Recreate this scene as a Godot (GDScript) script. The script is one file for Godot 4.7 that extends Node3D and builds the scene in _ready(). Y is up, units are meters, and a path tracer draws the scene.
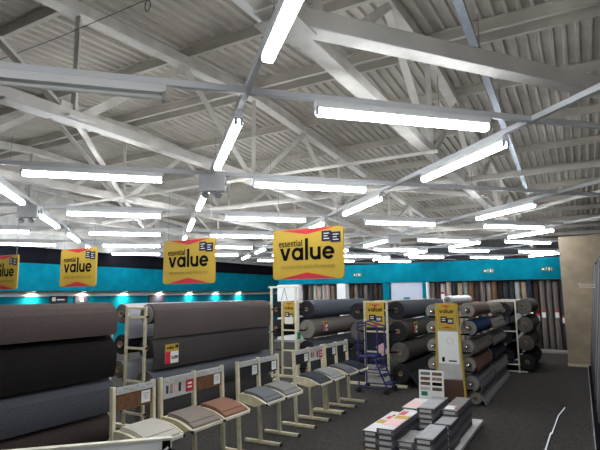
extends Node3D
# A carpet shop seen from one aisle. Ground plan: the rack direction runs along -Z, "v" (to the left of it) along -X.
# P(u, y, v) gives the point u metres down the aisle, y up, v metres to the left.

var M := {}
var used := {}
var rng := RandomNumberGenerator.new()
var font: SystemFont
var font_bold: FontVariation

const LAMP_Y := 3.07
const GRID_TURN := 45.0

func P(u: float, y: float, v: float) -> Vector3:
	return Vector3(-v, y, -u)

# position on the diagonal lamp grid: a along the far-left diagonal, b along the far-right diagonal
func G(a: float, b: float, y: float) -> Vector3:
	var s := sin(deg_to_rad(GRID_TURN))
	return P((a + b) * s, y, (a - b) * s)

func numbered(called: String) -> String:
	var n: int = used.get(called, 0)
	used[called] = n + 1
	return called if n == 0 else "%s_%03d" % [called, n]

func thing(called: String, label: String, category: String, at := Vector3.ZERO, turn := 0.0, group := "") -> Node3D:
	var o := Node3D.new()
	o.name = numbered(called)
	add_child(o, true)
	o.position = at
	o.rotation.y = turn
	o.set_meta("label", label)
	o.set_meta("category", category)
	if group != "":
		o.set_meta("group", group)
	return o

func struct(called: String, label: String, category: String) -> Node3D:
	var o := Node3D.new()
	o.name = called
	add_child(o, true)
	o.set_meta("kind", "structure")
	o.set_meta("label", label)
	o.set_meta("category", category)
	return o

func dup(root: Node3D, called: String, at: Vector3, turn := 0.0) -> Node3D:
	var r: Node3D = root.duplicate()
	r.name = numbered(called)
	add_child(r, true)
	r.position = at
	r.rotation.y = turn
	return r

# ---------------------------------------------------------------- mesh helpers
func begin() -> SurfaceTool:
	var st := SurfaceTool.new()
	st.begin(Mesh.PRIMITIVE_TRIANGLES)
	st.set_smooth_group(-1)
	return st

func done(st: SurfaceTool) -> ArrayMesh:
	st.index()
	st.generate_normals()
	return st.commit()

func put(called: String, mesh: Mesh, mat: Material, parent: Node, at := Vector3.ZERO, b := Basis.IDENTITY) -> MeshInstance3D:
	var o := MeshInstance3D.new()
	o.name = called
	o.mesh = mesh
	o.material_override = mat
	o.transform = Transform3D(b, at)
	o.cast_shadow = GeometryInstance3D.SHADOW_CASTING_SETTING_ON
	parent.add_child(o, true)
	return o

func obj(called: String, st: SurfaceTool, mat: Material, parent: Node) -> MeshInstance3D:
	return put(called, done(st), mat, parent)

func quad(st: SurfaceTool, a: Vector3, b: Vector3, c: Vector3, d: Vector3) -> void:
	for p in [a, b, c, a, c, d]:
		st.add_vertex(p)

# polygon counter-clockwise in x,y, pushed from z0 to z1
func extrude(st: SurfaceTool, poly: PackedVector2Array, z0: float, z1: float, xf := Transform3D.IDENTITY, caps := true, smooth := false) -> void:
	var n := poly.size()
	st.set_smooth_group(0 if smooth else -1)
	for i in n:
		var p := poly[i]
		var q := poly[(i + 1) % n]
		quad(st, xf * Vector3(p.x, p.y, z0), xf * Vector3(p.x, p.y, z1), xf * Vector3(q.x, q.y, z1), xf * Vector3(q.x, q.y, z0))
	if caps:
		st.set_smooth_group(-1)
		var t := Geometry2D.triangulate_polygon(poly)
		for k in range(0, t.size(), 3):
			var a := poly[t[k]]
			var b := poly[t[k + 1]]
			var c := poly[t[k + 2]]
			if (b - a).cross(c - a) < 0.0:
				var w := b
				b = c
				c = w
			for p in [a, c, b]:
				st.add_vertex(xf * Vector3(p.x, p.y, z1))
			for p in [a, b, c]:
				st.add_vertex(xf * Vector3(p.x, p.y, z0))

func rect_poly(w: float, h: float, c := 0.0) -> PackedVector2Array:
	var x := w / 2.0
	var y := h / 2.0
	if c <= 0.0:
		return PackedVector2Array([Vector2(-x, -y), Vector2(x, -y), Vector2(x, y), Vector2(-x, y)])
	return PackedVector2Array([Vector2(-x + c, -y), Vector2(x - c, -y), Vector2(x, -y + c), Vector2(x, y - c), Vector2(x - c, y), Vector2(-x + c, y), Vector2(-x, y - c), Vector2(-x, -y + c)])

func along(a: Vector3, b: Vector3) -> Transform3D:
	var z := (b - a).normalized()
	var x := Vector3.RIGHT
	if absf(z.y) < 0.98:
		x = Vector3.UP.cross(z).normalized()
	else:
		x = (Vector3.RIGHT - z * z.x).normalized()
	return Transform3D(Basis(x, z.cross(x), z), a)

func beam(st: SurfaceTool, a: Vector3, b: Vector3, w: float, h: float, c := -1.0) -> void:
	if c < 0.0:
		c = minf(w, h) * 0.12
	extrude(st, rect_poly(w, h, c), 0.0, a.distance_to(b), along(a, b))

func angle_bar(st: SurfaceTool, a: Vector3, b: Vector3, w: float, t := 0.009) -> void:
	var p := PackedVector2Array([Vector2(-w / 2, -w / 2), Vector2(w / 2, -w / 2), Vector2(w / 2, -w / 2 + t), Vector2(-w / 2 + t, -w / 2 + t), Vector2(-w / 2 + t, w / 2), Vector2(-w / 2, w / 2)])
	extrude(st, p, 0.0, a.distance_to(b), along(a, b))

func box(st: SurfaceTool, at: Vector3, s: Vector3, c := 0.0, b := Basis.IDENTITY) -> void:
	extrude(st, rect_poly(s.x, s.y, c), -s.z / 2.0, s.z / 2.0, Transform3D(b, at))

func ring_poly(r: float, n: int) -> PackedVector2Array:
	var p := PackedVector2Array()
	for i in n:
		p.append(Vector2(cos(TAU * i / n), sin(TAU * i / n)) * r)
	return p

func tube(st: SurfaceTool, a: Vector3, b: Vector3, r: float, n := 8) -> void:
	extrude(st, ring_poly(r, n), 0.0, a.distance_to(b), along(a, b), true, true)

func pipe(st: SurfaceTool, pts: Array, r: float, n := 8) -> void:
	for i in pts.size() - 1:
		var a: Vector3 = pts[i]
		var b: Vector3 = pts[i + 1]
		var d := (b - a).normalized() * r * 0.5
		tube(st, a - d, b + d, r, n)

# profile of (radius, z) turned about the z axis
func lathe(st: SurfaceTool, prof: Array, n: int, xf := Transform3D.IDENTITY, smooth := true) -> void:
	st.set_smooth_group(0 if smooth else -1)
	for k in prof.size() - 1:
		var p: Vector2 = prof[k]
		var q: Vector2 = prof[k + 1]
		for j in n:
			var e0 := Vector2(cos(TAU * j / n), sin(TAU * j / n))
			var e1 := Vector2(cos(TAU * (j + 1) / n), sin(TAU * (j + 1) / n))
			var a := xf * Vector3(e0.x * p.x, e0.y * p.x, p.y)
			var b := xf * Vector3(e0.x * q.x, e0.y * q.x, q.y)
			var c := xf * Vector3(e1.x * q.x, e1.y * q.x, q.y)
			var d := xf * Vector3(e1.x * p.x, e1.y * p.x, p.y)
			if p.x < 0.0001:
				for w in [a, b, c]:
					st.add_vertex(w)
			elif q.x < 0.0001:
				for w in [a, b, d]:
					st.add_vertex(w)
			else:
				quad(st, a, b, c, d)

func text_mesh(words: String, height: float, bold := false, depth := 0.004) -> TextMesh:
	var t := TextMesh.new()
	t.text = words
	t.font = font_bold if bold else font
	t.font_size = 96
	t.pixel_size = height / 96.0
	t.depth = depth
	t.curve_step = 4.0
	return t

# the word "value" in heavy round letters: x-height 1, base line at 0, centred on x
var word_mesh: ArrayMesh
func arc_stroke(st: SurfaceTool, cx: float, a0: float, a1: float, r0: float, r1: float, squeeze: float) -> void:
	var n := 22
	var poly := PackedVector2Array()
	for k in n + 1:
		var a := deg_to_rad(lerpf(a0, a1, float(k) / n))
		poly.append(Vector2(cx + cos(a) * r1 * squeeze, 0.5 + sin(a) * r1))
	for k in n + 1:
		var a := deg_to_rad(lerpf(a1, a0, float(k) / n))
		poly.append(Vector2(cx + cos(a) * r0 * squeeze, 0.5 + sin(a) * r0))
	if Geometry2D.is_polygon_clockwise(poly):
		poly.reverse()
	extrude(st, poly, 0.0, 0.03)

func bar(st: SurfaceTool, x0: float, x1: float, y0: float, y1: float) -> void:
	extrude(st, PackedVector2Array([Vector2(x0, y0), Vector2(x1, y0), Vector2(x1, y1), Vector2(x0, y1)]), 0.0, 0.03)

func value_word() -> ArrayMesh:
	if word_mesh != null:
		return word_mesh
	var st := begin()
	var t := 0.27
	var x := -2.43
	extrude(st, PackedVector2Array([Vector2(x, 1.0), Vector2(x + 0.36, 0.0), Vector2(x + 0.5, 0.0), Vector2(x + 0.5, 0.36), Vector2(x + 0.29, 1.0)]), 0.0, 0.03)
	extrude(st, PackedVector2Array([Vector2(x + 0.5, 0.36), Vector2(x + 0.5, 0.0), Vector2(x + 0.64, 0.0), Vector2(x + 1.0, 1.0), Vector2(x + 0.71, 1.0)]), 0.0, 0.03)
	x += 1.1
	arc_stroke(st, x + 0.5, 0.0, 359.0, 0.26, 0.52, 0.98)
	bar(st, x + 0.78, x + 1.04, 0.0, 1.0)
	x += 1.2
	bar(st, x, x + t, 0.0, 1.72)
	x += 0.42
	bar(st, x, x + t, 0.42, 1.0)
	bar(st, x + 0.68, x + 0.95, 0.0, 1.0)
	arc_stroke(st, x + 0.475, 180.0, 360.0, 0.24, 0.52, 0.92)
	x += 1.08
	arc_stroke(st, x + 0.52, 8.0, 325.0, 0.26, 0.52, 1.0)
	bar(st, x + 0.2, x + 1.03, 0.4, 0.6)
	word_mesh = done(st)
	return word_mesh

# ---------------------------------------------------------------- materials
func noise_tex(seed_value: int, freq: float, lo: float, hi: float, size := 256, kind := FastNoiseLite.TYPE_SIMPLEX_SMOOTH, octaves := 4) -> NoiseTexture2D:
	var n := FastNoiseLite.new()
	n.seed = seed_value
	n.noise_type = kind
	n.frequency = freq
	n.fractal_octaves = octaves
	var t := NoiseTexture2D.new()
	t.width = size
	t.height = size
	t.seamless = true
	t.noise = n
	var g := Gradient.new()
	g.set_color(0, Color(lo, lo, lo))
	g.set_color(1, Color(hi, hi, hi))
	t.color_ramp = g
	return t

func noise_normal(seed_value: int, freq: float, strength: float, size := 256) -> NoiseTexture2D:
	var n := FastNoiseLite.new()
	n.seed = seed_value
	n.noise_type = FastNoiseLite.TYPE_SIMPLEX
	n.frequency = freq
	n.fractal_octaves = 3
	var t := NoiseTexture2D.new()
	t.width = size
	t.height = size
	t.seamless = true
	t.noise = n
	t.as_normal_map = true
	t.bump_strength = strength
	return t

var tex := {}

func mat(c: Color, rough := 0.8, metal := 0.0, grain := "", scale := 1.0) -> StandardMaterial3D:
	var m := StandardMaterial3D.new()
	m.albedo_color = c
	m.roughness = rough
	m.metallic = metal
	if grain != "":
		m.albedo_texture = tex[grain]
		m.uv1_triplanar = true
		m.uv1_world_triplanar = true
		m.uv1_scale = Vector3.ONE * scale
	return m

func carpet(c: Color, pattern := "pile", scale := 2.0) -> StandardMaterial3D:
	var m := mat(c, 1.0, 0.0, pattern, scale)
	m.normal_enabled = true
	m.normal_texture = tex["pile_bump"]
	m.normal_scale = 0.7
	m.metallic_specular = 0.15
	return m

func glow(c: Color, e: float) -> StandardMaterial3D:
	var m := mat(c, 0.5)
	m.emission_enabled = true
	m.emission = c
	m.emission_energy_multiplier = e
	return m

func rgb(r: int, g: int, b: int) -> Color:
	return Color(r / 255.0, g / 255.0, b / 255.0)

func make_materials() -> void:
	tex["pile"] = noise_tex(3, 0.09, 0.72, 1.0)
	tex["mottle"] = noise_tex(5, 0.012, 0.86, 1.0)
	tex["fleck"] = noise_tex(8, 0.16, 0.55, 1.0, 256, FastNoiseLite.TYPE_CELLULAR, 2)
	tex["floor"] = noise_tex(11, 0.03, 0.82, 1.0, 512, FastNoiseLite.TYPE_SIMPLEX_SMOOTH, 6)
	tex["wood"] = noise_tex(17, 0.02, 0.6, 1.0)
	tex["pile_bump"] = noise_normal(21, 0.12, 6.0)
	M.roof = mat(rgb(200, 193, 182), 0.62, 0.0, "mottle", 0.5)
	M.steel = mat(rgb(216, 211, 203), 0.55, 0.0, "mottle", 0.8)
	M.steel_dim = mat(rgb(190, 188, 184), 0.6, 0.0, "mottle", 0.8)
	M.trunk = mat(rgb(208, 209, 212), 0.45)
	M.zinc = mat(rgb(150, 156, 166), 0.45, 0.9, "mottle", 3.0)
	M.batten = mat(rgb(225, 226, 226), 0.4)
	M.lamp = glow(Color(0.96, 0.98, 1.0), 46.0)
	M.lamp_off = mat(rgb(205, 205, 200), 0.35)
	M.socket = mat(rgb(150, 152, 155), 0.5)
	M.teal = mat(rgb(3, 113, 134), 0.85, 0.0, "mottle", 0.7)
	M.teal.metallic_specular = 0.15
	M.navy_wall = mat(rgb(24, 24, 30), 0.95, 0.0, "mottle", 0.7)
	M.navy_wall.metallic_specular = 0.08
	M.white_wall = mat(rgb(222, 221, 218), 0.75, 0.0, "mottle", 0.7)
	M.tan = mat(rgb(170, 152, 128), 0.75, 0.0, "mottle", 0.9)
	M.floor = carpet(rgb(75, 72, 69), "floor", 0.7)
	M.cream = mat(rgb(214, 203, 172), 0.45, 0.0, "mottle", 3.0)
	M.cream_pale = mat(rgb(222, 216, 196), 0.5, 0.0, "mottle", 3.0)
	M.yellow = mat(rgb(176, 145, 40), 0.7)
	M.red = mat(rgb(180, 28, 42), 0.5)
	M.navy = mat(rgb(14, 16, 40), 0.8)
	M.black = mat(rgb(14, 13, 13), 0.9)
	M.black.metallic_specular = 0.2
	M.white = mat(rgb(220, 220, 218), 0.6)
	M.grey_ink = mat(rgb(140, 118, 40), 0.6)
	M.blue_paint = mat(rgb(24, 36, 96), 0.4)
	M.rubber = mat(rgb(26, 26, 27), 0.8)
	M.card_tube = mat(rgb(150, 128, 100), 0.9)
	M.hole = mat(rgb(136, 118, 96), 0.9)
	M.chrome = mat(rgb(205, 205, 208), 0.25, 0.9)
	M.backing = carpet(rgb(196, 196, 204), "pile", 4.0)
	M.end_pale = carpet(rgb(168, 164, 160), "pile", 6.0)
	M.end_mid = carpet(rgb(120, 116, 112), "pile", 6.0)
	M.end_dark = carpet(rgb(62, 62, 66), "pile", 6.0)
	M.green = mat(rgb(8, 110, 78), 0.5)
	M.exit_green = mat(rgb(10, 84, 70), 0.5)
	M.wire = mat(rgb(120, 120, 122), 0.4, 0.7)
	M.cable = mat(rgb(40, 40, 42), 0.6)
	M.timber = mat(rgb(126, 84, 52), 0.6, 0.0, "wood", 3.0)
	M.timber_pale = mat(rgb(176, 150, 120), 0.6, 0.0, "wood", 3.0)
	M.timber_grey = mat(rgb(128, 124, 120), 0.5, 0.0, "wood", 4.0)
	M.pink = mat(rgb(214, 170, 170), 0.6)
	M.plinth = mat(rgb(128, 124, 120), 0.6)
	M.board_white = mat(rgb(176, 182, 198), 0.5)
	M.far_wall = mat(rgb(116, 117, 122), 0.85, 0.0, "mottle", 0.7)
	M.print_grey = mat(rgb(150, 150, 152), 0.55, 0.0, "mottle", 4.0)
	M.alu = mat(rgb(200, 202, 206), 0.3, 0.85)

# ---------------------------------------------------------------- setting
const RIDGE_U := 6.35
func chord_y(u: float) -> float:
	return 4.86 - 0.062 * absf(u - RIDGE_U)

func build_floor_and_walls() -> void:
	var st := begin()
	box(st, P(9.5, -0.1, 5.0), Vector3(19.0, 0.2, 30.0))
	var f := obj("floor", st, M.floor, self)
	f.set_meta("kind", "structure")
	f.set_meta("label", "dark grey carpeted shop floor")
	f.set_meta("category", "floor")
	# left wall: teal recess under a teal fascia, dark band, pale wall above
	var w := struct("wall_left", "teal shop wall with a dark navy band above its fascia", "wall")
	st = begin(); box(st, P(9.5, 1.1, 14.22), Vector3(0.24, 2.2, 30.0)); obj("recess_panel", st, M.teal, w)
	st = begin(); box(st, P(9.5, 2.26, 13.53), Vector3(0.06, 0.78, 30.0), 0.008); obj("fascia", st, M.teal, w)
	st = begin(); box(st, P(9.5, 1.9, 13.8), Vector3(0.5, 0.05, 30.0)); obj("soffit", st, M.white, w)
	st = begin(); box(st, P(9.5, 1.795, 14.09), Vector3(0.03, 0.16, 30.0), 0.004); obj("light_wash_strip", st, M.white, w)  # added white strip; its colour stands in for the downlights' bright wash
	st = begin(); box(st, P(9.5, 2.88, 13.62), Vector3(0.2, 0.46, 30.0)); obj("dark_band", st, M.navy_wall, w)
	st = begin(); box(st, P(9.5, 4.2, 13.75), Vector3(0.2, 2.2, 30.0)); obj("upper_wall", st, M.white_wall, w)
	# far wall beyond the partition
	w = struct("wall_far", "grey far wall beyond the display partition", "wall")
	st = begin(); box(st, P(24.1, 2.3, 5.0), Vector3(19.0, 4.6, 0.2)); obj("wall_face", st, M.far_wall, w)
	# partition with the teal band (the back wall of the roll display)
	w = struct("wall_back", "teal display partition with standing carpet rolls below", "wall")
	st = begin(); box(st, P(16.5, 1.02, 5.0), Vector3(9.8, 2.04, 0.1)); obj("backing_board", st, M.far_wall, w)
	st = begin(); box(st, P(16.06, 2.36, 5.0), Vector3(9.8, 0.62, 0.12), 0.006); obj("teal_band", st, M.teal, w)
	st = begin(); box(st, P(16.3, 2.055, 5.0), Vector3(9.8, 0.03, 0.4)); obj("soffit", st, M.white, w)
	for v in [[9.4, 0.9], [7.25, 0.32]]:
		st = begin(); box(st, P(16.02, 1.02, v[0]), Vector3(v[1], 2.04, 0.34), 0.01); obj("pillar", st, M.white, w)
	for v in [[5.66, 0.22], [4.38, 0.12]]:
		st = begin(); box(st, P(16.12, 1.02, v[0]), Vector3(v[1], 2.04, 0.3), 0.006); obj("divider", st, M.teal, w)
	st = begin(); box(st, P(16.1, 1.02, 4.29), Vector3(0.05, 2.04, 0.3)); obj("divider_edge", st, M.white, w)
	st = begin(); box(st, P(15.96, 0.03, 2.3), Vector3(4.0, 0.06, 0.5), 0.006); obj("plinth", st, M.plinth, w)
	st = begin(); box(st, P(15.96, 0.03, 7.2), Vector3(5.4, 0.06, 0.5), 0.006); obj("plinth", st, M.plinth, w)
	# tan partition at the end of the right-hand display
	w = struct("wall_return", "tan panelled return wall beside the standing rolls", "wall")
	var spans := [[0.38, 0.152], [0.15, -1.2], [-1.202, -2.6], [-2.602, -4.4]]
	for s in spans:
		for row in [[0.06, 1.398], [1.4, 2.398], [2.4, 2.97]]:
			st = begin()
			box(st, P(13.3, (row[0] + row[1]) / 2, (s[0] + s[1]) / 2), Vector3(s[0] - s[1], row[1] - row[0], 0.2), 0.004)
			obj("panel", st, M.tan, w)
	st = begin(); box(st, P(13.32, 1.45, -2.0), Vector3(4.7, 2.9, 0.1)); obj("frame", st, M.tan, w)
	st = begin(); box(st, P(13.29, 0.03, -2.0), Vector3(4.78, 0.06, 0.24), 0.006); obj("kick_board", st, M.cream, w)
	# walls outside the picture close the room
	w = struct("wall_right", "pale side wall of the shop", "wall")
	st = begin(); box(st, P(9.5, 2.3, -4.5), Vector3(0.2, 4.6, 30.0)); obj("wall_face", st, M.white_wall, w)
	w = struct("wall_front", "pale front wall of the shop", "wall")
	st = begin(); box(st, P(-5.3, 2.2, 5.0), Vector3(19.0, 4.4, 0.2)); obj("wall_face", st, M.white_wall, w)

func sheet_mesh(length: float) -> ArrayMesh:
	# one trapezoidal sheet of seven ribs, running along z from 0 to -length; seen from below the ribs stand up
	var st := begin()
	st.set_smooth_group(-1)
	var pts := []
	for i in 7:
		var x := i * 0.15
		pts.append_array([Vector2(x, 0), Vector2(x + 0.036, 0), Vector2(x + 0.05, 0.042), Vector2(x + 0.136, 0.042)])
	pts.append(Vector2(1.05, 0))
	for i in pts.size() - 1:
		var p: Vector2 = pts[i]
		var q: Vector2 = pts[i + 1]
		quad(st, Vector3(p.x, p.y, 0), Vector3(p.x, p.y, -length), Vector3(q.x, q.y, -length), Vector3(q.x, q.y, 0))
	# outer weather skin keeps the sheet from being paper-thin
	quad(st, Vector3(0, 0.06, 0), Vector3(1.05, 0.06, 0), Vector3(1.05, 0.06, -length), Vector3(0, 0.06, -length))
	return done(st)

func build_roof() -> void:
	var roof := struct("ceiling", "white painted corrugated steel roof on purlins", "ceiling")
	var slope := 0.062
	var rise := 0.205
	var near_len := (RIDGE_U + 5.4) / cos(atan(slope))
	var far_len := (24.2 - RIDGE_U) / cos(atan(slope))
	var near := sheet_mesh(near_len)
	var far := sheet_mesh(far_len)
	for i in 19:
		var v := -5.0 + i * 1.05
		var b1 := Basis(Vector3.RIGHT, atan(slope))
		var b2 := Basis(Vector3.RIGHT, -atan(slope))
		put("roof_sheet", near, M.roof, roof, P(-5.4, chord_y(-5.4) + rise, v + 1.05), b1)
		put("roof_sheet", far, M.roof, roof, P(RIDGE_U, chord_y(RIDGE_U) + rise, v + 1.05), b2)
	# purlins: zed sections along v
	var us := [-4.9, -3.3, -1.7, -0.1, 1.5, 3.08, 4.72, 6.2, 6.5, 7.95, 9.6, 11.25, 12.9, 14.5, 16.1, 17.7, 19.3, 20.9, 22.5]
	var zed := PackedVector2Array([Vector2(-0.055, 0), Vector2(0.006, 0), Vector2(0.006, 0.124), Vector2(0.055, 0.124), Vector2(0.055, 0.13), Vector2(0, 0.13), Vector2(0, 0.006), Vector2(-0.055, 0.006)])
	var pm := begin()
	extrude(pm, zed, 0.0, 19.0)
	var purlin := done(pm)
	for u in us:
		# z axis of the purlin runs along -v ... +X
		var b := Basis(Vector3(0, 0, 1), Vector3.UP, Vector3(-1, 0, 0))
		put("purlin", purlin, M.roof, roof, P(u, chord_y(u) + 0.07, -4.5), b)
	var st := begin()
	box(st, P(4.1, chord_y(4.1) + 0.17, 2.9), Vector3(0.36, 0.02, 1.0))
	obj("white_roof_panel", st, M.white, roof)  # plain opaque white panel just below the roof sheets

func make_truss(at_v: float) -> Node3D:
	var t := thing("roof_truss", "white steel roof truss with zigzag webs between two chords", "roof truss", P(0, 3.5, at_v), 0.0, "roof trusses under the corrugated roof")
	var off := -3.5
	var u0 := -5.1
	var u1 := 23.9
	var st := begin()
	beam(st, P(u0, 0, 0), P(u1, 0, 0), 0.14, 0.11, 0.006)
	obj("bottom_chord", st, M.steel, t)
	st = begin()
	beam(st, P(u0, chord_y(u0) + off, 0), P(RIDGE_U, chord_y(RIDGE_U) + off, 0), 0.16, 0.13, 0.006)
	obj("top_chord", st, M.steel, t)
	st = begin()
	beam(st, P(RIDGE_U, chord_y(RIDGE_U) + off, 0), P(u1, chord_y(u1) + off, 0), 0.16, 0.13, 0.006)
	obj("top_chord", st, M.steel, t)
	var u := -3.3
	while u < 23.0:
		st = begin(); angle_bar(st, P(u, 0.02, 0), P(u, chord_y(u) + off, 0), 0.072); obj("post", st, M.steel, t)
		for s in [-1.0, 1.0]:
			var e: float = u + s * 1.63
			if e < 23.8 and e > -5.1:
				st = begin(); angle_bar(st, P(u + s * 0.05, 0.02, 0), P(e, chord_y(e) + off - 0.02, 0), 0.09); obj("web", st, M.steel, t)
		st = begin(); box(st, P(u, 0.06, 0), Vector3(0.012, 0.16, 0.34)); obj("gusset_plate", st, M.steel, t)
		u += 3.22
	for s in [2.63, 7.6, 12.6, 17.6]:
		st = begin(); box(st, P(s, -0.062, 0), Vector3(0.17, 0.014, 0.5)); obj("splice_plate", st, M.steel, t)
	return t

func build_trusses() -> void:
	for v in [-1.25, 1.56, 4.36, 7.3, 10.2, 13.1]:
		make_truss(v)
	var st: SurfaceTool
	# flat braces between the bottom chords
	var braces := [[2.63, 1.56, 6.3, -1.25, 0.15], [3.12, 4.36, 6.35, 7.3, 0.055], [6.35, 7.3, 9.6, 10.2, 0.07], [6.35, 4.36, 9.6, 1.56, 0.07], [9.6, 4.36, 12.8, 7.3, 0.055], [12.8, 1.56, 9.6, -1.25, 0.07], [12.8, 4.36, 16.0, 1.56, 0.07], [12.8, 7.3, 9.6, 10.2, 0.07]]
	for i in braces.size():
		var b: Array = braces[i]
		st = begin()
		var a := P(b[0], 3.5, b[1])
		var c := P(b[2], 3.5, b[3])
		var o := thing("roof_brace", "heavy white box brace bolted to a truss splice plate" if i == 0 else "slim white brace running diagonally between truss bottom chords", "brace", a, 0.0, "" if i == 0 else "diagonal roof braces")
		beam(st, Vector3.ZERO, c - a, b[4], b[4] * 0.9, 0.006)
		obj("brace_bar", st, M.steel, o)
		for e in [Vector3.ZERO, c - a]:
			st = begin(); box(st, e + Vector3(0, -b[4] * 0.5 - 0.006, 0), Vector3(0.3, 0.012, 0.3)); obj("end_plate", st, M.steel, o)
	for u in [8.2, 14.6]:
		var o := thing("roof_tie", "white tie bar crossing under the trusses, %s" % ("over the carpet racks" if u < 9 else "near the teal partition"), "tie bar", P(u, 3.5, -1.3))
		st = begin(); beam(st, P(0, 0.0, 0), P(0, 0.0, 14.8), 0.08, 0.08); obj("tie_bar", st, M.steel, o)

# ---------------------------------------------------------------- lamps
var batten_lit: Node3D
var batten_dark: Node3D

func make_batten(lit: bool) -> Node3D:
	# runs along local z, origin at the centre of the diffuser
	var t: Node3D
	if lit:
		t = thing("fluorescent_light", "lit white fluorescent batten light under ceiling trunking", "light", Vector3.ZERO, 0.0, "lit fluorescent lights on the diagonal trunking")
	else:
		t = thing("fluorescent_light", "unlit grey fluorescent batten light with bare tube", "light")
	var st := begin()
	extrude(st, PackedVector2Array([Vector2(-0.032, 0.03), Vector2(0.032, 0.03), Vector2(0.032, 0.06), Vector2(0.024, 0.09), Vector2(-0.024, 0.09), Vector2(-0.032, 0.06)]), -0.77, 0.77)
	obj("housing", st, M.batten, t)
	st = begin()
	if lit:
		extrude(st, PackedVector2Array([Vector2(-0.038, -0.004), Vector2(-0.024, -0.026), Vector2(0.024, -0.026), Vector2(0.038, -0.004), Vector2(0.03, 0.03), Vector2(-0.03, 0.03)]), -0.745, 0.745)
		obj("diffuser", st, M.lamp, t)
	else:
		tube(st, Vector3(0, 0, -0.745), Vector3(0, 0, 0.745), 0.016, 12)
		obj("tube", st, M.lamp_off, t)
	for s in [-1.0, 1.0]:
		st = begin()
		box(st, Vector3(-0.022, 0.004, s * 0.758), Vector3(0.022, 0.06, 0.022), 0.004)
		box(st, Vector3(0.022, 0.004, s * 0.758), Vector3(0.022, 0.06, 0.022), 0.004)
		box(st, Vector3(0, 0.03, s * 0.758), Vector3(0.066, 0.016, 0.022))
		obj("end_cap", st, M.socket, t)
	if lit:
		var l := AreaLight3D.new()
		l.name = "tube_light"
		l.area_size = Vector2(0.05, 1.48)
		l.light_color = Color(0.96, 0.98, 1.0)
		l.light_energy = 0.08
		l.area_range = 30.0
		l.area_attenuation = 2.0
		l.shadow_enabled = true
		l.rotation_degrees = Vector3(-90, 0, 0)
		l.position = Vector3(0, -0.036, 0)
		t.add_child(l, true)
	return t

func place_batten(lit: bool, at: Vector3, turn: float) -> void:
	if lit:
		if batten_lit == null:
			batten_lit = make_batten(true)
			batten_lit.position = at
			batten_lit.rotation.y = turn
		else:
			dup(batten_lit, "fluorescent_light", at, turn)
	else:
		batten_dark = make_batten(false)
		batten_dark.position = at
		batten_dark.rotation.y = turn

func inside(p: Vector3) -> bool:
	return -p.z > -4.8 and -p.z < 23.4 and -p.x > -4.0 and -p.x < 13.2

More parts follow.
